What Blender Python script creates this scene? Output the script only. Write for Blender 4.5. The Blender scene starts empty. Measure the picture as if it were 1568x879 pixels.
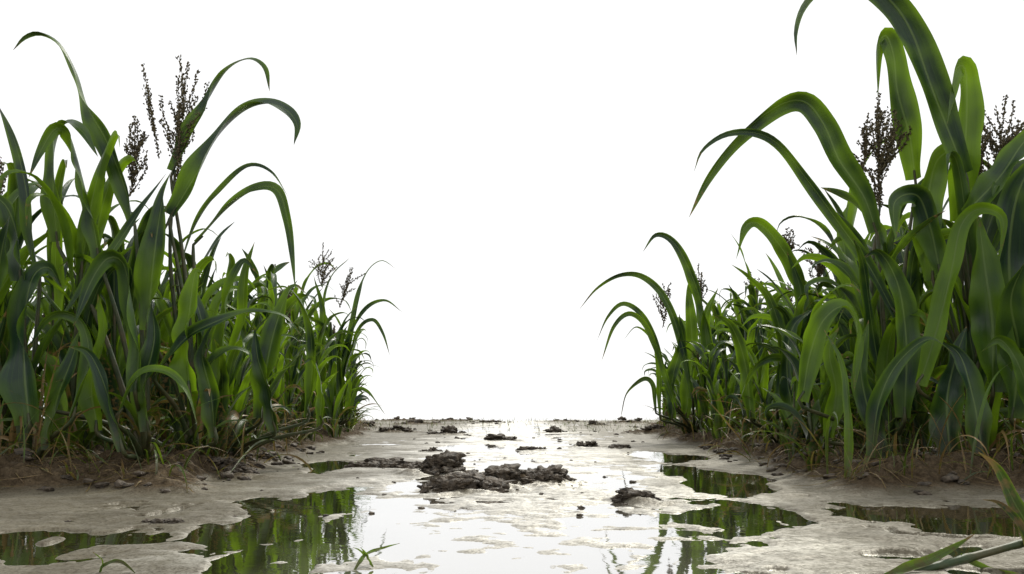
import bpy, math, random
import numpy as np
from mathutils import Vector, noise as mn
random.seed(7); rng=np.random.default_rng(7)
F=1358.0; CH=0.35; TH=math.atan(180.5/F)
sc=bpy.context.scene
# ---------- measuring helper: metres from the survey of the photo ----------
def P(px,py,d):
    X=(px-784)/F; Y=-(py-439.5)/F
    x=X; y=math.cos(TH)-Y*math.sin(TH); z=math.sin(TH)+Y*math.cos(TH)
    k=d/y
    return np.array([x*k,d,CH+z*k])
# ---------- noise ----------
def _h(ix,iy,s):
    n=(ix*374761393+iy*668265263+s*1274126177)&0xffffffff
    n=((n^(n>>13))*1274126177)&0xffffffff
    return ((n^(n>>16))&0xffff)/65535.0
def vn(x,y,s=0):
    x=np.asarray(x,float); y=np.asarray(y,float)
    ix=np.floor(x).astype(np.int64); iy=np.floor(y).astype(np.int64)
    fx=x-ix; fy=y-iy; fx=fx*fx*fx*(fx*(fx*6-15)+10); fy=fy*fy*fy*(fy*(fy*6-15)+10)
    a=_h(ix,iy,s);b=_h(ix+1,iy,s);c=_h(ix,iy+1,s);d=_h(ix+1,iy+1,s)
    return ((a*(1-fx)+b*fx)*(1-fy)+(c*(1-fx)+d*fx)*fy)*2-1
def fbm(x,y,s=0,o=4):
    r=0;a=1;t=0
    for i in range(o):
        r=r+a*vn(x*1.0*(2**i)+17.3*i,y*(2**i)-9.1*i,s+i); t+=a; a*=.52
    return r/t*1.5
def ss(t):
    t=np.clip(t,0,1); return t*t*(3-2*t)
def edge(y): return np.interp(y,[3,3.8,5,6,9,10.5,13,19],[1.25,1.3,1.38,1.45,1.55,1.72,2.05,2.6])
PUD=[(-.72,2.95,.20,.8),(-1.28,2.25,.3,.16),(-.5,2.0,.1,.22),(-.36,2.1,.1,.08),(.95,4.3,.2,.8),(.70,2.8,.15,.35),
     (1.38,2.85,.34,.3),(.92,2.12,.16,.1),(.43,2.05,.06,.28),(-1.2,3.05,.10,.07),(1.0,6.2,.2,.6),(-1.0,5.2,.18,.4),(1.1,2.45,.14,.08)]
def bankmask(x,y):
    s=np.abs(x)-edge(y)+.16*fbm(x*1.7,y*1.7,3)
    f=(y-3.4)+.16*fbm(x*2.3,y*0.3,5)
    return ss(np.minimum(s+.08,f)/.45)*ss((17-y)/3)*ss((14-np.abs(x))/2)
def H(x,y):
    x=np.asarray(x,float); y=np.asarray(y,float)
    bm=bankmask(x,y)
    z=bm*.105
    rough=fbm(x*6,y*6,11,5)
    z=z+bm*(.036*rough-.046*np.abs(fbm(x*12,y*12,13,4))+.014)
    side=ss((np.abs(x)-.35-.15*fbm(x*1.3,y*.9,21))/.5)
    hf=fbm(x*10,y*10,33,5)
    flat=-.0004+.0088*side+.0080*fbm(x*2.6,y*1.7,31,5)+.0062*hf
    flat=flat+.006*ss((y-5)/5)*fbm(x*1.6,y*1.0,41,4)
    flat=np.where(flat>.004,.004+(flat-.004)*.55,flat)
    dx=.13*fbm(x*5,y*3.5,51,4); dy=.26*fbm(x*6,y*4,52,4)
    for (cx,cy,rx,ry) in PUD:
        q=((x+dx-cx)/rx)**2+((y+dy-cy)/ry)**2
        flat=flat-.0165*ss((1.75-q)/1.3)
    flat=flat*(1-bm)
    z=z+flat
    z=z-.05*ss((y-19)/8)-.12*ss((np.abs(x)-11)/3)
    for (cx,cy,rx,ry,hh) in MOUNDS:
        q=((x+.6*dx-cx)/rx)**2+((y+.6*dy-cy)/ry)**2
        z=z+hh*np.exp(-q*1.6)*(1+.8*hf)
    return z
def M(px,py,wpx,hh,dep=.5):
    d=F*CH/(py-620); w=wpx/F*d/2
    return ((px-784)/F*d, d, w, max(w*dep,.03), hh)
CL=[M(680,722,85,.09,.8),M(715,748,125,.05,.6),M(822,738,95,.075,.7),M(595,714,105,.025,.5),M(970,764,62,.05,.6),M(365,728,70,.06,.8),M(765,740,100,.045,.9),
    M(610,662,60,.09,.7),M(690,666,70,.06,.7),M(895,683,36,.07,.7),M(765,674,52,.04,.6),M(515,664,34,.14,.7),M(985,664,60,.11,.6),
    M(410,708,60,.05,.6),M(815,688,50,.02,.5),M(945,686,50,.015,.5),M(260,797,60,.010,.5),M(915,652,50,.09,.6),M(640,650,70,.09,.8),M(745,648,60,.04,.8),
    M(560,655,50,.08,.8),M(700,645,80,.09,.8),M(860,646,80,.06,.8),M(960,648,60,.10,.8),M(610,645,60,.10,.8),M(850,662,40,.07,.6),M(660,690,40,.02,.5)]
MOUNDS=[(a,b,c*1.5,d*1.6,h*.38) for a,b,c,d,h in CL]
# ---------- node helpers ----------
def newmat(n):
    m=bpy.data.materials.new(n); m.use_nodes=True; nt=m.node_tree; nt.nodes.clear()
    return m,nt
class N:
    def __init__(s,nt): s.nt=nt
    def a(s,t,**k):
        n=s.nt.nodes.new(t)
        for kk,v in k.items(): setattr(n,kk,v)
        return n
    def l(s,o,i): s.nt.links.new(o,i)
    def put(s,v,i):
        if isinstance(v,bpy.types.NodeSocket): s.l(v,i)
        else: i.default_value=v
    def math(s,op,a,b=0.0,clamp=False):
        n=s.a('ShaderNodeMath',operation=op,use_clamp=clamp); s.put(a,n.inputs[0]); s.put(b,n.inputs[1]); return n.outputs[0]
    def mix(s,f,a,b):
        n=s.a('ShaderNodeMixRGB'); s.put(f,n.inputs[0])
        for v,i in ((a,1),(b,2)):
            if isinstance(v,tuple): n.inputs[i].default_value=(*v,1)
            else: s.l(v,n.inputs[i])
        return n.outputs[0]
    def noise(s,vec,sc,det=4,rough=.55,dist=0):
        n=s.a('ShaderNodeTexNoise'); s.l(vec,n.inputs['Vector']); n.inputs['Scale'].default_value=sc
        n.inputs['Detail'].default_value=det; n.inputs['Roughness'].default_value=rough; n.inputs['Distortion'].default_value=dist
        return n.outputs['Fac']
    def mr(s,v,a,b,c=0.,d=1.):
        n=s.a('ShaderNodeMapRange'); s.l(v,n.inputs[0])
        for i,q in enumerate((a,b,c,d)): n.inputs[i+1].default_value=q
        return n.outputs[0]
    def bump(s,h,st,dist,nrm=None):
        n=s.a('ShaderNodeBump'); s.l(h,n.inputs['Height']); n.inputs['Strength'].default_value=st; n.inputs['Distance'].default_value=dist
        if nrm: s.l(nrm,n.inputs['Normal'])
        return n.outputs[0]
def leafmat():
    m,nt=newmat('corn_leaf_surface'); g=N(nt)
    at=g.a('ShaderNodeAttribute',attribute_name='lc'); sep=g.a('ShaderNodeSeparateColor'); g.l(at.outputs['Color'],sep.inputs[0])
    uv=g.a('ShaderNodeUVMap'); su=g.a('ShaderNodeSeparateXYZ'); g.l(uv.outputs[0],su.inputs[0])
    geo=g.a('ShaderNodeNewGeometry'); tc=g.a('ShaderNodeTexCoord')
    u,v=su.outputs[0],su.outputs[1]
    n1=g.noise(tc.outputs['Object'],5,1); n2=g.noise(tc.outputs['Object'],45,2)
    au=g.math('ABSOLUTE',g.math('SUBTRACT',u,.5))
    lime=g.math('ADD',sep.outputs[2],g.mr(n1,.3,.7,-.32,.28))
    lime=g.math('ADD',lime,g.mr(au,.3,.5,0,.38),True)  # rim glow painted in: leaf margins pushed toward lime
    base=g.mix(lime,(.005,.023,.011),(.110,.205,.008))
    mp=g.a('ShaderNodeMapping'); g.l(uv.outputs[0],mp.inputs[0]); mp.inputs['Scale'].default_value=(26,1.2,1)
    vein=g.noise(mp.outputs[0],1.6,1,.6)
    base=g.mix(g.mr(vein,.45,.65,0,.3),base,(.03,.08,.010))
    rib=g.mr(au,.018,.05,1,0)
    base=g.mix(g.math('MULTIPLY',rib,.6),base,(.12,.18,.05))
    e=g.mr(au,.42,.5,0,.2)
    dr=g.math('ADD',g.math('ADD',g.math('MULTIPLY',g.math('POWER',v,7.),.65),e),g.math('SUBTRACT',sep.outputs[1],.55))
    dr=g.math('ADD',dr,g.mr(n2,.3,.7,-.3,.3))
    drf=g.mr(dr,.12,.45,0,1)
    base=g.mix(drf,base,g.mix(n1,(.34,.22,.08),(.10,.055,.022)))
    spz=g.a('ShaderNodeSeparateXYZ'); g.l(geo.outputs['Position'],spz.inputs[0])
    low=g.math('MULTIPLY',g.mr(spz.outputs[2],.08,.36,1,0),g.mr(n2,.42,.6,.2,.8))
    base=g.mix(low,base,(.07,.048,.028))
    pr=g.a('ShaderNodeBsdfPrincipled'); g.l(base,pr.inputs['Base Color'])
    g.l(g.mr(n2,.3,.7,.28,.44),pr.inputs['Roughness']); pr.inputs['Specular IOR Level'].default_value=.33
    bh=g.math('ADD',g.math('MULTIPLY',vein,.6),g.math('MULTIPLY',rib,-.8))
    g.l(g.bump(bh,.5,.004),pr.inputs['Normal'])
    tr=g.a('ShaderNodeBsdfTranslucent'); hs=g.mix(.5,base,(.24,.40,.008)); hs=g.mix(g.math('MULTIPLY',drf,.8),hs,(.25,.15,.05)); g.l(hs,tr.inputs[0])
    ms=g.a('ShaderNodeMixShader'); g.l(g.mr(lime,0,1,.03,.5),ms.inputs[0])
    g.l(pr.outputs[0],ms.inputs[1]); g.l(tr.outputs[0],ms.inputs[2])
    o=g.a('ShaderNodeOutputMaterial'); g.l(ms.outputs[0],o.inputs[0]); return m
def simple(n,c1,c2,scale,rough,spec=.4,bump=.4,bd=.01):
    m,nt=newmat(n); g=N(nt); tc=g.a('ShaderNodeTexCoord'); nn=g.noise(tc.outputs['Object'],scale,4,.6)
    pr=g.a('ShaderNodeBsdfPrincipled'); g.l(g.mix(g.mr(nn,.35,.65),c1,c2),pr.inputs['Base Color']); pr.inputs['Roughness'].default_value=rough
    pr.inputs['Specular IOR Level'].default_value=spec; g.l(g.bump(nn,bump,bd),pr.inputs['Normal'])
    o=g.a('ShaderNodeOutputMaterial'); g.l(pr.outputs[0],o.inputs[0]); return m
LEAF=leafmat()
STEM=simple('corn_stalk_surface',(.022,.045,.012),(.07,.06,.025),14,.5)
TAS=simple('seed_head_surface',(.15,.125,.065),(.035,.028,.018),60,.8,.2)
def mudmat():
    m,nt=newmat('wet_mud'); g=N(nt); geo=g.a('ShaderNodeNewGeometry'); pos=geo.outputs['Position']
    sp=g.a('ShaderNodeSeparateXYZ'); g.l(pos,sp.inputs[0])
    a=g.noise(pos,2.2,6,.6); b=g.noise(pos,28,5,.65); c=g.noise(pos,120,3,.6)
    dry=g.mr(g.math('ADD',sp.outputs[2],g.mr(b,.3,.7,-.007,.007)),.010,.036)     # higher mud has drained
    wetc=g.mix(g.mr(a,.35,.65),(.125,.110,.078),(.065,.055,.036))
    dryc=g.mix(g.mr(b,.3,.7),(.030,.021,.013),(.105,.078,.048))
    col=g.mix(dry,wetc,dryc); col=g.mix(g.mr(c,.48,.66,0,.65),col,(.026,.021,.013))
    df=g.a('ShaderNodeBsdfDiffuse'); g.l(col,df.inputs[0])
    h=g.math('ADD',g.math('MULTIPLY',b,1.0),g.math('MULTIPLY',c,.35))
    vo=g.a('ShaderNodeTexVoronoi'); g.l(pos,vo.inputs['Vector']); vo.inputs['Scale'].default_value=26
    h=g.math('ADD',h,g.math('MULTIPLY',vo.outputs['Distance'],g.math('MULTIPLY',dry,.5)))
    bmn=g.a('ShaderNodeBump'); g.l(h,bmn.inputs['Height']); g.l(g.mr(dry,0,1,.3,1.),bmn.inputs['Strength']); bmn.inputs['Distance'].default_value=.014
    g.l(bmn.outputs[0],df.inputs['Normal'])
    gl=g.a('ShaderNodeBsdfGlossy'); gl.inputs[0].default_value=(.97,.955,.90,1); g.l(bmn.outputs[0],gl.inputs['Normal'])
    g.l(g.mr(b,.3,.7,.28,.5),gl.inputs['Roughness'])
    fr=g.a('ShaderNodeFresnel'); fr.inputs[0].default_value=1.36
    f=g.math('POWER',fr.outputs[0],.85)
    ax=g.math('ADD',g.math('ABSOLUTE',sp.outputs[0]),g.mr(a,.3,.7,-.35,.35))
    f=g.math('MULTIPLY',f,g.mr(ax,.3,1.0,.95,.30))      # sky sheen scaled by position: bright mid-path, cut back to darken the sides
    f=g.math('MULTIPLY',f,g.mr(dry,0,1,1.,.15)); f=g.math('MULTIPLY',f,g.mr(c,.48,.68,1.,.5))
    ms=g.a('ShaderNodeMixShader'); g.l(f,ms.inputs[0]); g.l(df.outputs[0],ms.inputs[1]); g.l(gl.outputs[0],ms.inputs[2])
    o=g.a('ShaderNodeOutputMaterial'); g.l(ms.outputs[0],o.inputs[0]); return m
def watermat():
    m,nt=newmat('shallow_silty_water'); g=N(nt); geo=g.a('ShaderNodeNewGeometry'); pos=geo.outputs['Position']
    sp=g.a('ShaderNodeSeparateXYZ'); g.l(pos,sp.inputs[0])
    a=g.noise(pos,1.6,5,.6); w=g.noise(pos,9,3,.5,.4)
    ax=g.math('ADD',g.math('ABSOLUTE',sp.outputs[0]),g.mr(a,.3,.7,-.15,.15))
    df=g.a('ShaderNodeBsdfDiffuse'); g.l(g.mix(g.mr(ax,.25,.6),(.17,.155,.12),(.045,.045,.018)),df.inputs[0])  # pale middle, dark green sides: sky and corn reflections painted into base colour
    bn=g.bump(w,.14,.004)
    gl=g.a('ShaderNodeBsdfGlossy'); gl.inputs[0].default_value=(1,1,1,1); gl.inputs['Roughness'].default_value=.025; g.l(bn,gl.inputs['Normal'])
    fr=g.a('ShaderNodeFresnel'); fr.inputs[0].default_value=1.33
    f=g.math('POWER',fr.outputs[0],.28)
    ms=g.a('ShaderNodeMixShader'); g.l(f,ms.inputs[0]); g.l(df.outputs[0],ms.inputs[1]); g.l(gl.outputs[0],ms.inputs[2])
    o=g.a('ShaderNodeOutputMaterial'); g.l(ms.outputs[0],o.inputs[0]); return m
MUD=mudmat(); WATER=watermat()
CLOD=simple('damp_soil',(.026,.020,.013),(.095,.072,.048),38,.6,.4,1.0,.02)
# ---------- mesh buffer ----------
class Buf:
    def __init__(s): s.v=[];s.f=[];s.m=[];s.uv=[];s.c=[];s.n=0
    def grid(s,V,uv,col,mat,wrap=False):
        r,c=V.shape[:2]; s.v.append(V.reshape(-1,3)); s.uv.append(uv.reshape(-1,2)); s.c.append(np.tile(col,(r*c,1)))
        i=np.arange(r-1)[:,None]; j=np.arange(c if wrap else c-1)[None,:]; j2=(j+1)%c
        q=np.stack([i*c+j,i*c+j2,(i+1)*c+j2,(i+1)*c+j],-1).reshape(-1,4)+s.n
        s.f.append(q); s.m.append(np.full(len(q),mat)); s.n+=r*c
    def mesh(s,name,mats):
        me=bpy.data.meshes.new(name); V=np.concatenate(s.v); Q=np.concatenate(s.f); n=len(Q)
        me.vertices.add(len(V)); me.vertices.foreach_set('co',V.astype(np.float32).ravel())
        me.loops.add(n*4); me.loops.foreach_set('vertex_index',Q.astype(np.int32).ravel())
        me.polygons.add(n); me.polygons.foreach_set('loop_start',np.arange(0,n*4,4,dtype=np.int32))
        for m in mats: me.materials.append(m)
        me.polygons.foreach_set('material_index',np.concatenate(s.m).astype(np.int32))
        me.polygons.foreach_set('use_smooth',np.ones(n,bool))
        me.update(calc_edges=True)
        uvl=me.uv_layers.new(name='UVMap'); UV=np.concatenate(s.uv)[Q.ravel()]; uvl.data.foreach_set('uv',UV.astype(np.float32).ravel())
        ca=me.color_attributes.new('lc','FLOAT_COLOR','POINT'); C=np.concatenate(s.c); C=np.hstack([C,np.ones((len(C),1))])
        ca.data.foreach_set('color',C.astype(np.float32).ravel())
        me.validate(); return me
def smooth(pts,n):
    p=np.array(pts,float); p=np.vstack([2*p[0]-p[1],p,2*p[-1]-p[-2]])
    seg=np.linalg.norm(np.diff(p[1:-1],axis=0),axis=1); cum=np.r_[0,np.cumsum(seg)]
    t=np.linspace(0,cum[-1],n)
    i=np.minimum(np.searchsorted(cum,t,side='right')-1,len(seg)-1); k=((t-cum[i])/seg[i])[:,None]
    a,b,c,d=p[i],p[i+1],p[i+2],p[i+3]
    return .5*((2*b)+(-a+c)*k+(2*a-5*b+4*c-d)*k*k+(-a+3*b-3*c+d)*k**3)
def leaf(buf,pts,W,ref,a0,a1,col,n=26,fold=.45,rip=.10,base=.45,tw=.25):
    p=smooth(pts,n); T=np.gradient(p,axis=0); T/=np.linalg.norm(T,axis=1)[:,None]+1e-9
    B=np.array(ref,float)[None]-T*(T@np.array(ref,float))[:,None]; B/=np.linalg.norm(B,axis=1)[:,None]+1e-9
    Nn=np.cross(T,B); v=np.linspace(0,1,n)
    ang=a0+(a1-a0)*v+tw*np.sin(v*7+random.random()*6)
    S=np.cos(ang)[:,None]*B+np.sin(ang)[:,None]*Nn; NN=np.cross(T,S)
    w=W*np.minimum(1,base+(1-base)*ss(v/.25))*np.clip(1-v**2.6,0,1)**.95; w=np.maximum(w,.0012)
    us=np.array([-1,-.66,-.33,0,.33,.66,1.]); ph=random.random()*6; ph2=random.random()*6; fr=random.uniform(12,26)
    fo=fold*(1-.4*v)
    V=np.zeros((n,7,3))
    for k,u in enumerate(us):
        r=rip*np.sin(v*fr+(ph if u>0 else ph2))*abs(u)**2*w*ss(v/.15)
        cu=np.abs(u)**1.3
        V[:,k]=p+S*(u*w/2*np.cos(fo))[:,None]+NN*(cu*w/2*np.sin(fo)+r)[:,None]
    uv=np.zeros((n,7,2)); uv[...,0]=(us/2+.5)[None]; uv[...,1]=v[:,None]
    buf.grid(V,uv,col,0)
def tube(buf,pts,r0,r1,mat=1,n=12,k=6,col=(.5,.3,.3),nodes=0):
    p=smooth(pts,n); T=np.gradient(p,axis=0); T/=np.linalg.norm(T,axis=1)[:,None]+1e-9
    ref=np.array([.3,.9,.1]); A=np.cross(T,ref); A/=np.linalg.norm(A,axis=1)[:,None]; B=np.cross(T,A)
    th=np.linspace(0,2*np.pi,k,endpoint=False); r=np.linspace(r0,r1,n)
    if nodes: r=r*(1+.22*(np.arange(n)%nodes==0))
    V=p[:,None]+r[:,None,None]*(np.cos(th)[None,:,None]*A[:,None]+np.sin(th)[None,:,None]*B[:,None])
    uv=np.zeros((n,k,2)); uv[...,0]=.3; uv[...,1]=np.linspace(0,.5,n)[:,None]
    buf.grid(V,uv,col,mat,wrap=True)
def bead(buf,c,d,r,l):
    d=d/np.linalg.norm(d); a=np.cross(d,[.2,.7,.4]); a/=np.linalg.norm(a); b=np.cross(d,a)
    V=np.zeros((3,4,3))
    for i,(h,rr) in enumerate(((-.5,.25),(0,1),(.55,.12))):
        for j in range(4):
            t=j*math.pi/2; V[i,j]=c+d*l*h+(a*math.cos(t)+b*math.sin(t))*r*rr
    buf.grid(V,np.zeros((3,4,2)),(.5,.5,.5),2,wrap=True)
def tassel(buf,base,top,spread=.09,nb=9,dens=190):
    base=np.array(base);top=np.array(top);L=np.linalg.norm(top-base)
    if nb>4: nb=int(nb*2.1)
    for i in range(nb):
        if i==0: s=base;e=top
        else:
            s=base+(top-base)*random.uniform(.0,.6); az=random.uniform(0,6.28)
            rr=spread*random.uniform(.2,1)*L/.35; e=s+(top-base)*random.uniform(.3,.55)*(.8 if nb>4 else 1)+np.array([math.cos(az)*rr,math.sin(az)*rr,random.uniform(-.03,.03)])
        mid=(s+e)/2+np.array([random.uniform(-.2,.2)*spread,random.uniform(-.2,.2)*spread,.02])
        if i: mid+= (e-s)*np.array([.18,.18,0])
        pp=smooth([s,mid,e],8); tube(buf,pp,.0028,.0015,2,8,4)
        n=int(np.linalg.norm(e-s)*dens); q=smooth([s,mid,e],max(n,4))
        for j in range(1,len(q)):
            t=q[j]-q[j-1]; off=rng.normal(0,1,3)*.006
            bead(buf,q[j]+off,t+rng.normal(0,.6,3)*np.linalg.norm(t),random.uniform(.0035,.0063),random.uniform(.012,.020))
# ---------- generic corn plants (shared meshes) ----------
def arc(start,az,el0,droop,L,n=8,pw=1.4):
    pts=[np.array(start,float)];c=np.array(start,float)
    for i in range(n):
        v=(i+.5)/n; el=el0-droop*v**pw; a=az+.25*math.sin(v*3)
        c=c+np.array([math.cos(a)*math.cos(el),math.sin(a)*math.cos(el),math.sin(el)])*L/n; pts.append(c.copy())
    return pts
def rcol(l0=.05,l1=.55,dry=.0):
    return (random.random(),min(1,max(0,random.gauss(.2,.12)+dry)),random.uniform(l0,l1))
def plantmesh(i,H0=1.25,tas=False,wide=1.0):
    b=Buf(); lx,ly=random.uniform(-.08,.08),random.uniform(-.08,.08)
    st=[(0,0,-.05),(lx*.3,ly*.3,H0*.35),(lx*.7,ly*.7,H0*.7),(lx,ly,H0)]
    tube(b,st,.016,.007,1,21,7,nodes=4)
    sp=smooth(st,50); az=random.uniform(0,6.28); n=random.randint(7,9)
    for k in range(n):
        t=(k+.2)/n; s=sp[int(t*46)+1]; az+=math.pi+random.uniform(-.8,.8)
        L=random.uniform(.6,1.0)*(1-.3*abs(t-.5)); W=random.uniform(.075,.125)*wide*(1.05-.3*t)
        el=random.uniform(1.25,1.52)
        if random.random()<.72: dr=random.uniform(2.2,3.7); pw=random.uniform(2.6,4.8)
        else: dr=random.uniform(.3,1.3); pw=1.5
        l0=random.uniform(0,.4) if random.random()<.75 else .95
        leaf(b,arc(s,az,el,dr,L,pw=pw),W,(-math.sin(az),math.cos(az),0),random.uniform(-.6,.6),random.uniform(-1.2,1.2),rcol(l0*.5,l0,.5 if (t<.3 and random.random()<.4) else 0),n=26,rip=.09,base=.55,fold=.6,tw=.35)
    for k in range(random.randint(3,5)):
        a=random.uniform(0,6.28); leaf(b,arc((random.uniform(-.06,.06),random.uniform(-.06,.06),0),a,random.uniform(1.0,1.5),random.uniform(1.2,3.2),random.uniform(.3,.7),pw=2),random.uniform(.018,.05),(-math.sin(a),math.cos(a),0),0,random.uniform(-1,1),rcol(.1,.6,random.choice([0,.3,.6,.8])),n=16)
    if tas: tassel(b,sp[-1],sp[-1]+np.array([lx*.5,ly*.5,random.uniform(.25,.36)]))
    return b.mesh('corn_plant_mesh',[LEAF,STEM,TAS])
VAR=[plantmesh(i,random.uniform(.85,1.15),tas=(i%4==0),wide=random.uniform(.9,1.3)) for i in range(16)]
field=bpy.data.objects.new('corn_field',None); sc.collection.objects.link(field)
def addinst(me,x,y,z,s,rot,name,parent=None):
    o=bpy.data.objects.new(name,me); sc.collection.objects.link(o); o.location=(x,y,z); sx=s**.6; o.scale=(sx,sx,s*random.uniform(.95,1.05))
    o.rotation_euler=(random.uniform(-.1,.1),random.uniform(-.1,.1),rot); o.parent=parent; return o
cnt=0
for sgn in (-1,1):
    y=4.35
    while y<13.2:
        step=.29+.022*(y-3.7); e=float(edge(y)); w=.12
        while w<(2.0 if y<9 else 1.4)+.15*y*0.5:
            x=sgn*(e+w+random.uniform(-.09,.09)+.10); yy=y+random.uniform(-.12,.12)
            hh=1.25+.075*(yy-4)
            if yy<5.8: hh*=1+(.18 if sgn<0 else .30)*float(ss((abs(x)-1.45)/.7))
            if sgn>0 and 5.6<yy<9: hh*=.90
            hh*=.66+.34*float(ss(w/.6))
            hh*=1-.4*float(ss((yy-10.5)/2.5))
            pick=random.choice(VAR)
            if pick in VAR[::4] and (yy<6 or random.random()<.4): pick=VAR[1]
            addinst(pick,x,yy,float(H(x,yy))-.02,hh/1.42*random.uniform(.78,1.08),random.uniform(0,6.28),'corn_stalk_%03d'%cnt,field); cnt+=1
            w+=step*random.uniform(.9,1.25)
        y+=step
print('plants',cnt)
# ---------- hero plants (front plants surveyed one by one) ----------
def hero(base,leaves,stalk=None,tas=(),seed=0):
    random.seed(100+seed); b=Buf(); bx,by=base; bz=float(H(bx,by)); B0=np.array([bx,by,bz-.03])
    for lf in leaves:
        pts,W,d=lf[:3]; a0,a1=lf[3] if len(lf)>3 else (random.uniform(.8,1.2),random.uniform(.5,1.3))
        lime=lf[4] if len(lf)>4 else random.uniform(.1,.5); dry=lf[5] if len(lf)>5 else .15
        dd=lf[6] if len(lf)>6 else random.uniform(-.25,.1)
        n=len(pts); q=[P(px,py,d+dd*(i/(n-1))**1.5) for i,(px,py) in enumerate(pts)]
        Wm=W/F*d
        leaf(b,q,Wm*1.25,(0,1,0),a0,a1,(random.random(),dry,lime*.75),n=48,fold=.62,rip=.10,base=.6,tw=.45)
        s=q[0]; t=q[1]-q[0]; t/=np.linalg.norm(t)
        if s[2]>.15:
            m=B0+(s-B0)*.6; m[:2]+= (B0[:2]-s[:2])*.1
            tube(b,[B0,m,s-t*.02,s+t*.05],.015,.007,1,18,7,nodes=5)
    if stalk:
        tube(b,[B0]+[P(*s) for s in stalk],.016,.006,1,26,7,nodes=5)
    for k in range(6):
        a=random.uniform(0,6.28); leaf(b,arc(B0+np.array([random.uniform(-.1,.1),random.uniform(-.1,.1),.02]),a,random.uniform(.9,1.4),random.uniform(1.5,3.2),random.uniform(.3,.6),pw=2),random.uniform(.02,.05),(-math.sin(a),math.cos(a),0),0,random.uniform(-1,1),rcol(.1,.6,random.choice([0,.4,.7])),n=18)
    for (b0,t0,sp,nb) in tas: tassel(b,P(*b0),P(*t0),sp,nb)
    o=bpy.data.objects.new('corn_plant',b.mesh('corn_plant_hero_mesh',[LEAF,STEM,TAS])); sc.collection.objects.link(o)
hero((-1.72,4.25),[
 ([(205,340),(192,290),(165,220),(135,165),(118,112),(92,66),(62,50),(38,57),(20,77)],32,4.2,(.9,.6),.15,.1),
 ([(152,395),(138,320),(118,240),(104,203),(84,198),(62,232),(44,272)],30,4.2,(1.1,.6),.35),
 ([(88,370),(82,300),(84,230),(100,190),(125,200),(150,240)],30,4.3,(1.2,.8),.4),
 ([(208,600),(212,530),(200,450),(188,402),(165,396),(140,430),(112,500)],36,4.0,(1.2,.7),.25),
 ([(180,640),(212,575),(250,567),(282,592),(302,650)],13,3.9,(.9,.7),.7),
 ([(190,690),(172,625),(150,565),(132,538),(104,530)],26,3.85,(1.3,1.2),.2,.2,0),
 ([(228,660),(222,590),(236,520),(232,460)],34,4.05,(1.3,1.2),.1,.05,0),
 ([(75,690),(88,610),(110,550),(125,500)],32,4.0,(1.3,1.1),.1,.05,0),
 ([(150,660),(140,590),(160,520),(150,450)],30,4.1,(1.3,1.2),.9,.1,0),
],[(230,420,4.3),(262,330,4.35)],seed=1)
hero((-1.55,4.45),[
 ([(262,330),(300,268),(335,208),(375,170),(412,159),(440,170),(455,192),(450,222)],36,4.4,(1.0,.8),.25,.1),
 ([(264,262),(288,210),(318,155),(348,108),(380,91),(405,106),(413,140)],26,4.45,(.9,.8),.2,.1),
 ([(228,505),(232,430),(240,360),(250,300),(262,262)],42,4.2,(1.3,1.1),.45,.1,.0),
 ([(272,420),(300,345),(340,287),(380,255),(415,264),(442,302)],13,4.5,(.8,.8),.3),
 ([(300,372),(350,318),(395,288),(425,292),(440,335),(447,390),(452,445)],17,4.5,(.8,1.3),.2),
 ([(290,600),(286,530),(292,460),(300,415),(312,420)],42,4.1,(1.3,1.1),.9,.05,0),
 ([(240,575),(280,522),(325,495),(375,480),(430,482),(462,515)],18,4.1,(.8,.8),.2),
 ([(30,610),(100,485),(165,395),(212,325),(255,265)],22,4.05,(1.1,1.0),.25,.1,0),
 ([(330,670),(322,600),(310,540),(330,490)],28,4.2,(1.3,1.2),.1,.05,0),
],[(262,420,4.45),(268,260,4.45)],tas=[((270,290,4.45),(288,96,4.45),.065,11),((243,240,4.4),(218,98,4.4),.01,3),((200,300,4.5),(210,180,4.5),.08,9)],seed=2)
hero((-2.2,4.1),[
 ([(60,430),(48,350),(38,280),(22,215),(0,165),(-20,140)],22,4.1,(1.1,1.0),.2),
 ([(32,430),(28,370),(12,320),(-20,290)],38,4.0,(1.2,1.1),.1),
 ([(45,650),(38,570),(38,490),(50,425),(75,410),(95,440)],56,3.95,(1.35,1.2),.08,.1,.1),
 ([(0,560),(-8,480),(0,400),(15,330)],40,4.0,(1.3,1.2),.15),
 ([(110,640),(135,560),(128,500),(100,480),(70,490),(40,540)],20,3.9,(1.,.9),.35),
],tas=[((-5,330,4.3),(2,250,4.3),.05,6)],seed=3)
hero((-1.6,5.0),[
 ([(400,640),(408,560),(425,490),(448,440),(470,450)],34,4.7,(1.3,1.1),.35),
 ([(330,620),(340,540),(350,450),(372,400),(395,420)],28,4.6,(1.2,1.),.45),
 ([(470,640),(478,560),(470,480),(440,440),(405,445)],16,5.0,(1.,.8),.2),
 ([(345,600),(370,500),(375,420),(390,370)],22,4.8,(1.2,1.2),.55),
 ([(490,650),(492,590),(480,550),(460,560)],14,5.0,(1.,.8),.5),
 ([(420,660),(412,600),(395,550),(390,500)],26,4.6,(1.3,1.2),.1,.05,0),
],seed=4)
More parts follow.
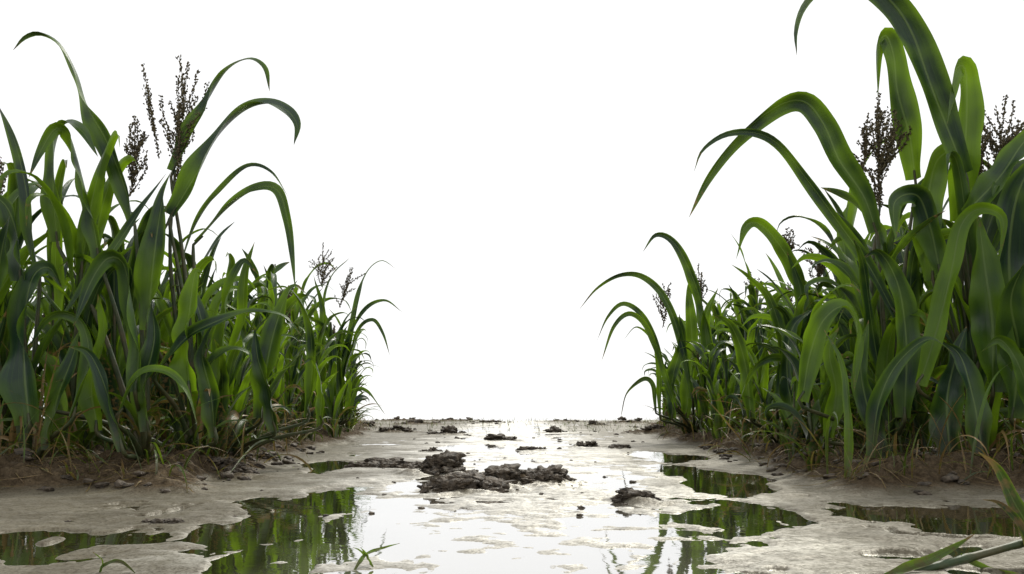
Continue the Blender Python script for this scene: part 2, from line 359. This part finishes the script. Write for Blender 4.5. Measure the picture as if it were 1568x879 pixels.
hero((-1.8,8.9),[
 ([(515,635),(535,520),(556,430),(582,400),(607,412)],11,8.8,(1.,.9),.4,.2),
 ([(505,640),(528,540),(556,478),(588,460),(616,478)],10,8.8,(1.,.9),.4,.2),
 ([(520,600),(548,510),(570,490),(586,510),(597,545)],8,8.8,(1.,.9),.3,.3),
 ([(495,620),(495,500),(505,430),(535,395)],13,9.,(1.1,.9),.5),
 ([(535,640),(545,600),(562,600),(590,635)],6,8.8,(1.,.9),.5,.4),
 ([(530,640),(540,570),(548,560)],8,8.8,(1.,.9),.8),
 ([(500,640),(490,560),(495,480),(480,420)],15,8.9,(1.2,1.),.35),
 ([(525,640),(518,570),(525,500),(545,470)],14,8.7,(1.2,1.),.45),
],tas=[((493,440,9.),(495,372,9.),.17,9),((520,470,9.),(540,410,9.),.13,7)],seed=5)
# right
hero((1.9,4.5),[
 ([(1342,355),(1322,300),(1285,245),(1262,192),(1232,156),(1192,162),(1132,208),(1088,268),(1055,333)],35,4.4,(.95,1.2),.25,.25),
 ([(1372,485),(1332,410),(1282,338),(1238,278),(1195,224),(1158,204),(1112,206),(1076,230),(1063,262)],20,4.3,(.9,1.2),.2,.1),
 ([(1402,275),(1392,205),(1374,140),(1368,85),(1356,55),(1342,78),(1344,150)],40,4.5,(1.2,1.1),.55),
 ([(1228,615),(1240,545),(1260,492),(1292,470),(1312,510),(1308,600)],30,4.2,(1.1,1.2),.6,.15),
 ([(1385,640),(1388,530),(1376,440),(1345,385),(1315,400)],38,4.2,(1.3,1.1),.3),
 ([(1335,700),(1345,620),(1372,560),(1420,520),(1460,540)],24,4.0,(1.,.9),.25),
 ([(1295,745),(1300,650),(1290,560),(1262,505)],13,3.85,(1.2,1.),.5,.3,.2),
 ([(1350,700),(1330,630),(1318,560),(1330,490)],30,4.1,(1.3,1.2),.1,.05,0),
 ([(1270,670),(1280,600),(1270,540),(1285,500)],26,4.3,(1.3,1.2),.9,.1,0),
],[(1335,460,4.5),(1348,310,4.55)],tas=[((1348,320,4.55),(1345,142,4.55),.10,14),((1322,260,4.6),(1330,175,4.6),.06,6)],seed=6)
hero((2.3,4.4),[
 ([(1478,265),(1452,200),(1422,122),(1397,52),(1366,4),(1318,-32),(1262,-25),(1230,8),(1217,48),(1220,85)],44,4.2,(1.1,.9),.12,.1),
 ([(1470,340),(1474,260),(1480,180),(1478,108),(1462,112),(1450,190)],42,4.3,(1.35,1.2),.8,.05),
 ([(1475,330),(1530,272),(1570,215),(1620,170)],38,4.2,(1.2,1.1),.5),
 ([(1408,590),(1436,500),(1458,410),(1472,345),(1500,320),(1535,335),(1530,400)],30,4.0,(1.1,1.2),1.,.1),
 ([(1520,600),(1520,500),(1508,410),(1498,330)],56,4.1,(1.35,1.2),.45,.05,0),
 ([(1440,420),(1425,350),(1405,300),(1370,310),(1372,370)],36,4.2,(1.2,1.2),.3),
 ([(1505,695),(1490,610),(1470,545),(1438,520)],36,3.95,(1.3,1.2),.05,.05,.1),
 ([(1455,700),(1450,620),(1460,560),(1480,500)],44,4.05,(1.3,1.2),.05,.05,0),
 ([(1430,430),(1420,340),(1425,280),(1440,240),(1480,230),(1500,300)],40,4.3,(1.3,1.2),.25),
],[(1470,400,4.3),(1480,250,4.3)],tas=[((1500,300,4.5),(1498,155,4.5),.07,8)],seed=7)
hero((2.55,4.3),[
 ([(1548,460),(1545,380),(1558,300),(1590,230)],60,4.2,(1.3,1.2),.05,.05),
 ([(1550,640),(1560,540),(1548,460),(1570,400)],56,4.1,(1.3,1.2),.4,.05),
 ([(1500,400),(1520,330),(1560,260),(1600,240)],34,4.3,(1.2,1.2),.2),
 ([(1590,640),(1560,560),(1530,520),(1500,540)],26,3.95,(1.2,1.2),.6),
],tas=[((1525,320,4.5),(1540,146,4.5),.12,14)],seed=8)
hero((1.75,5.9),[
 ([(1252,485),(1222,420),(1188,368),(1160,342),(1140,350),(1127,397)],24,5.6,(1.1,1.1),.45,.1),
 ([(1255,600),(1235,520),(1225,440),(1205,385)],26,5.6,(1.2,1.1),.4),
 ([(1190,620),(1200,540),(1180,460),(1150,425),(1120,405)],18,5.6,(1.1,1.1),.35),
 ([(1235,600),(1210,555),(1180,548),(1150,570),(1130,620)],12,5.3,(1.,1.),.3),
 ([(1300,480),(1295,400),(1290,350),(1300,310)],26,5.6,(1.2,1.1),.5),
 ([(1150,640),(1142,560),(1120,500),(1090,480)],20,5.6,(1.2,1.1),.3),
 ([(1215,640),(1205,560),(1215,500),(1250,470)],26,5.2,(1.2,1.1),.15),
],tas=[((1207,400,6.),(1206,350,6.),.14,9),((1252,440,6.),(1254,368,6.),.14,9)],seed=9)
hero((1.75,8.6),[
 ([(1060,610),(1045,530),(1018,458),(985,424),(950,420),(915,440),(886,475)],12,8.2,(1.,1.2),.25,.35),
 ([(1092,560),(1075,470),(1055,412),(1030,370),(1004,360),(984,386)],18,8.2,(1.,1.),.3),
 ([(1030,615),(1010,540),(985,486),(955,465),(930,485),(914,522)],10,8.2,(1.,1.2),.4,.3),
 ([(1035,625),(1015,560),(992,502),(965,480),(940,500),(921,553)],10,8.1,(1.,1.2),.4,.35),
 ([(1005,630),(1000,590),(985,580),(960,600),(950,640)],7,8.4,(1.,1.),.2,.5),
 ([(1050,640),(1060,540),(1055,450),(1062,420)],22,8.4,(1.2,1.1),.6),
 ([(1012,640),(1008,560),(1000,520),(975,500),(955,520)],8,8.4,(1.,1.),.5),
 ([(1030,640),(1030,580),(1045,520),(1040,480)],18,8.3,(1.2,1.1),.3),
 ([(1075,640),(1085,560),(1080,490),(1100,440)],20,8.2,(1.2,1.1),.7),
],tas=[((1016,500,8.5),(1015,434,8.5),.13,8),((1075,470,8.5),(1070,404,8.5),.13,8)],seed=10)
# foreground bent withered stem, bottom right
def sprig(name,items):
    b=Buf()
    for kind,pts,w,col in items:
        q=[np.array(P(*p)) for p in pts]
        if kind=='l': leaf(b,q,w,(0,1,0),1.1,1.2,col,n=30,fold=.5)
        else: tube(b,q,w,w*.7,1,16,7,nodes=6)
    o=bpy.data.objects.new(name,b.mesh(name+'_mesh',[LEAF,STEM,TAS])); sc.collection.objects.link(o)
sprig('fallen_corn_stalk',[
 ('l',[(1610,905,1.95),(1578,815,1.95),(1552,768,1.95),(1526,715,1.95),(1498,692,1.95)],.046,(.5,.62,.3)),
 ('l',[(1590,850,1.9),(1560,800,1.9),(1530,770,1.9),(1505,765,1.9)],.02,(.5,.7,.3)),
 ('s',[(1400,876,1.93),(1480,855,1.95),(1600,822,1.97)],.010,None),
 ('l',[(1355,882,1.88),(1420,858,1.93),(1470,832,1.97),(1492,818,1.97)],.024,(.5,.48,.5)),
 ('l',[(1470,850,1.95),(1510,872,1.95),(1560,878,1.9)],.02,(.5,.5,.5))])
sprig('corn_seedling',[
 ('l',[(540,878,1.95),(560,850,2.0),(590,838,2.05),(612,832,2.05)],.010,(.5,.1,.6)),
 ('l',[(545,870,1.97),(558,852,2.),(550,842,2.),(540,838,2.)],.008,(.5,.1,.5)),
 ('l',[(572,868,1.97),(562,850,2.0),(552,838,2.0)],.010,(.5,.1,.6))])
sprig('corn_seedling',[
 ('l',[(150,885,1.9),(160,866,1.9),(185,860,1.9),(210,880,1.9)],.010,(.5,.1,.3)),
 ('l',[(150,885,1.9),(158,860,1.9),(142,845,1.9)],.006,(.5,.3,.7))])
# ---------- grass & straw on banks ----------
random.seed(55); gb=Buf(); n=0
while n<1200:
    y=3.7+9.5*random.random()**1.7; sgn=random.choice((-1,1)); x=sgn*(float(edge(y))+random.uniform(-.05,1.5))
    if float(bankmask(x,y))<.25: continue
    z=float(H(x,y)); a=random.uniform(0,6.28); dryb=random.random()<.6
    L=random.uniform(.08,.36)
    leaf(gb,arc((x,y,z-.01),a,random.uniform(.5,1.5),random.uniform(.3,2.2),L,4),random.uniform(.004,.013),(-math.sin(a),math.cos(a),0),0,.6,(random.random(),.95 if dryb else .15,random.uniform(.1,.8)),n=8,fold=.3); n+=1
for k in range(230): # long withered stems leaning out over the bank
    y=3.75+2.8*random.random()**1.3; sgn=random.choice((-1,1)); x=sgn*(float(edge(y))+random.uniform(.0,1.4)); z=float(H(x,y)); a=random.uniform(0,6.28)
    leaf(gb,arc((x,y,z-.01),a,random.uniform(.5,1.4),random.uniform(.0,2.6),random.uniform(.25,.7),6),random.uniform(.005,.018),(-math.sin(a),math.cos(a),0),0,.9,(random.random(),random.choice([.2,.6,.9,1.]),.4),n=14,fold=.5)
for k in range(700):
    y=random.uniform(11,19); x=random.uniform(-3.2,3.2); z=float(H(x,y))
    if z<.0: continue
    for j in range(2):
        a=random.uniform(0,6.28); leaf(gb,arc((x,y,z),a,random.uniform(.8,1.5),random.uniform(.2,1.5),random.uniform(.03,.14),3),.006,(-math.sin(a),math.cos(a),0),0,.4,(.5,random.choice([.2,.8]),.3),n=5)
for k in range(900): # fallen straw lying on mud
    y=3.5+4*random.random()**1.5; sgn=random.choice((-1,1)); x=sgn*(float(edge(y))+random.uniform(-.02,1.2))
    if float(bankmask(x,y))<.15: continue
    a=random.uniform(0,6.28); L=random.uniform(.05,.25); p=[]
    for t in (0,.5,1): 
        xx=x+math.cos(a)*L*t; yy=y+math.sin(a)*L*t; p.append((xx,yy,float(H(xx,yy))+.006+.01*random.random()))
    leaf(gb,p,random.uniform(.003,.01),(-math.sin(a),math.cos(a),0),0,.3,(.5,1,.4),n=6)
o=bpy.data.objects.new('grass',gb.mesh('grass_mesh',[LEAF,STEM,TAS])); sc.collection.objects.link(o)
# ---------- ground ----------
def tgrid(xs,ys,zf,name,mat):
    X,Y=np.meshgrid(xs,ys); Z=zf(X,Y); b=Buf(); V=np.stack([X,Y,Z],-1); b.grid(V,np.zeros(X.shape+(2,)),(0,0,0),0)
    o=bpy.data.objects.new(name,b.mesh(name+'_mesh',[mat])); sc.collection.objects.link(o); return o
ys=np.r_[np.linspace(-5,1.45,30),np.geomspace(1.5,24,700),np.geomspace(25,3000,30)]
xm=np.linspace(-2.9,2.9,740); xo=np.geomspace(2.95,2500,90); xs=np.r_[-xo[::-1],xm,xo]
tgrid(xs,ys,H,'ground',MUD)
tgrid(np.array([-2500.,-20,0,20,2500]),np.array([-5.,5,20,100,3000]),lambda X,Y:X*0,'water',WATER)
# ---------- clods ----------
import bmesh
ico={}
for s in (2,3,4):
    bm=bmesh.new(); bmesh.ops.create_icosphere(bm,subdivisions=s,radius=1)
    bm.verts.ensure_lookup_table(); ico[s]=(np.array([v.co[:] for v in bm.verts]),[[v.index for v in f.verts] for f in bm.faces]); bm.free()
def lump(VV,FF,c,r,sub,amp=.35):
    v,f=ico[sub]; off=len(VV); se=Vector((random.uniform(0,90),)*3)
    for p in v:
        q=Vector(p); k=1+amp*(mn.fractal(q*1.5+se,.7,2.1,5))*1.3+.22*abs(mn.noise(q*5+se))
        VV.append((c[0]+p[0]*r[0]*k,c[1]+p[1]*r[1]*k,c[2]+p[2]*r[2]*k))
    for t in f: FF.append([i+off for i in t])
def objfrom(VV,FF,name,mat):
    me=bpy.data.meshes.new(name+'_mesh'); me.from_pydata(VV,[],FF); me.materials.append(mat)
    me.polygons.foreach_set('use_smooth',np.ones(len(FF),bool)); me.update()
    o=bpy.data.objects.new(name,me); sc.collection.objects.link(o)
random.seed(9)
for k,(cx,cy,rx,ry,hh) in enumerate(CL):
    VV=[];FF=[]; nl=44 if k<7 else 12
    for j in range(nl):
        a=random.uniform(0,6.28); q=random.random()**.6*1.15; x=cx+math.cos(a)*q*rx; y=cy+math.sin(a)*q*ry
        r=random.uniform(.06,.30)*min(rx,.2)*max(.3,1.25-.75*q); z=float(H(x,y))+hh*.45*max(0,1-q*q)*random.random()
        lump(VV,FF,(x,y,z),(r*1.35*random.uniform(.8,1.3),r*1.1,min(r*.7,max(hh,.03)*.75)),4 if (j%5==0 and cy<6) else 3,.7)
    objfrom(VV,FF,'mud_clod',CLOD)
VV=[];FF=[]
for k in range(460):
    if k<120:
        cc=random.choice(CL); y=cc[1]+random.gauss(0,1.2)*(1 if cc[1]>6 else .2); x=cc[0]+random.gauss(0,.35); r=random.uniform(.006,.026)*(max(y,3.5)/12)
    elif k<180: y=random.uniform(2.6,6); x=random.gauss(0,.4); r=random.uniform(.003,.010)
    else:
        y=random.uniform(3.5,7); x=random.choice((-1,1))*(float(edge(y))+random.uniform(-.1,.9)); r=random.uniform(.006,.03)
    z=float(H(x,y)); 
    if z<-.004: 
        if random.random()<.6: continue
        z=0
    lump(VV,FF,(x,y,z+r*.2),(r*1.3,r,r*.6),2,.6)
objfrom(VV,FF,'soil_crumbs',CLOD)
# ---------- world, sun, camera ----------
w=bpy.data.worlds.new('World'); sc.world=w; w.use_nodes=True; nt=w.node_tree; nt.nodes.clear(); g=N(nt)
sky=g.a('ShaderNodeTexSky',sky_type='NISHITA'); sky.sun_disc=False; EL,AZ=math.radians(50),math.radians(25)
sky.sun_elevation=EL; sky.sun_rotation=AZ
sc1=g.a('ShaderNodeVectorMath',operation='SCALE'); g.l(sky.outputs[0],sc1.inputs[0]); sc1.inputs['Scale'].default_value=.08
mx=g.mix(.94,sc1.outputs[0],(1.16,1.16,1.16))   # thick bright cloud veil over the clear sky
bg=g.a('ShaderNodeBackground'); g.l(mx,bg.inputs[0]); bg.inputs[1].default_value=1.0
o=g.a('ShaderNodeOutputWorld'); g.l(bg.outputs[0],o.inputs[0])
sl=bpy.data.lights.new('sun','SUN'); sl.energy=3.0; sl.angle=math.radians(12); sl.color=(1,.96,.86)
so=bpy.data.objects.new('sun',sl); sc.collection.objects.link(so)
dv=Vector((math.sin(AZ)*math.cos(EL),math.cos(AZ)*math.cos(EL),math.sin(EL))); so.rotation_euler=dv.to_track_quat('Z','Y').to_euler(); so.location=(0,0,10)
cd=bpy.data.cameras.new('camera'); cam=bpy.data.objects.new('camera',cd); sc.collection.objects.link(cam)
cam.location=(0,0,CH); cam.rotation_euler=(math.pi/2+TH,0,0); cd.sensor_width=36; cd.lens=F/1568*36; cd.clip_end=6000; cd.clip_start=.05
sc.camera=cam
sc.view_settings.view_transform='Standard'; sc.view_settings.look='None'; sc.view_settings.exposure=0
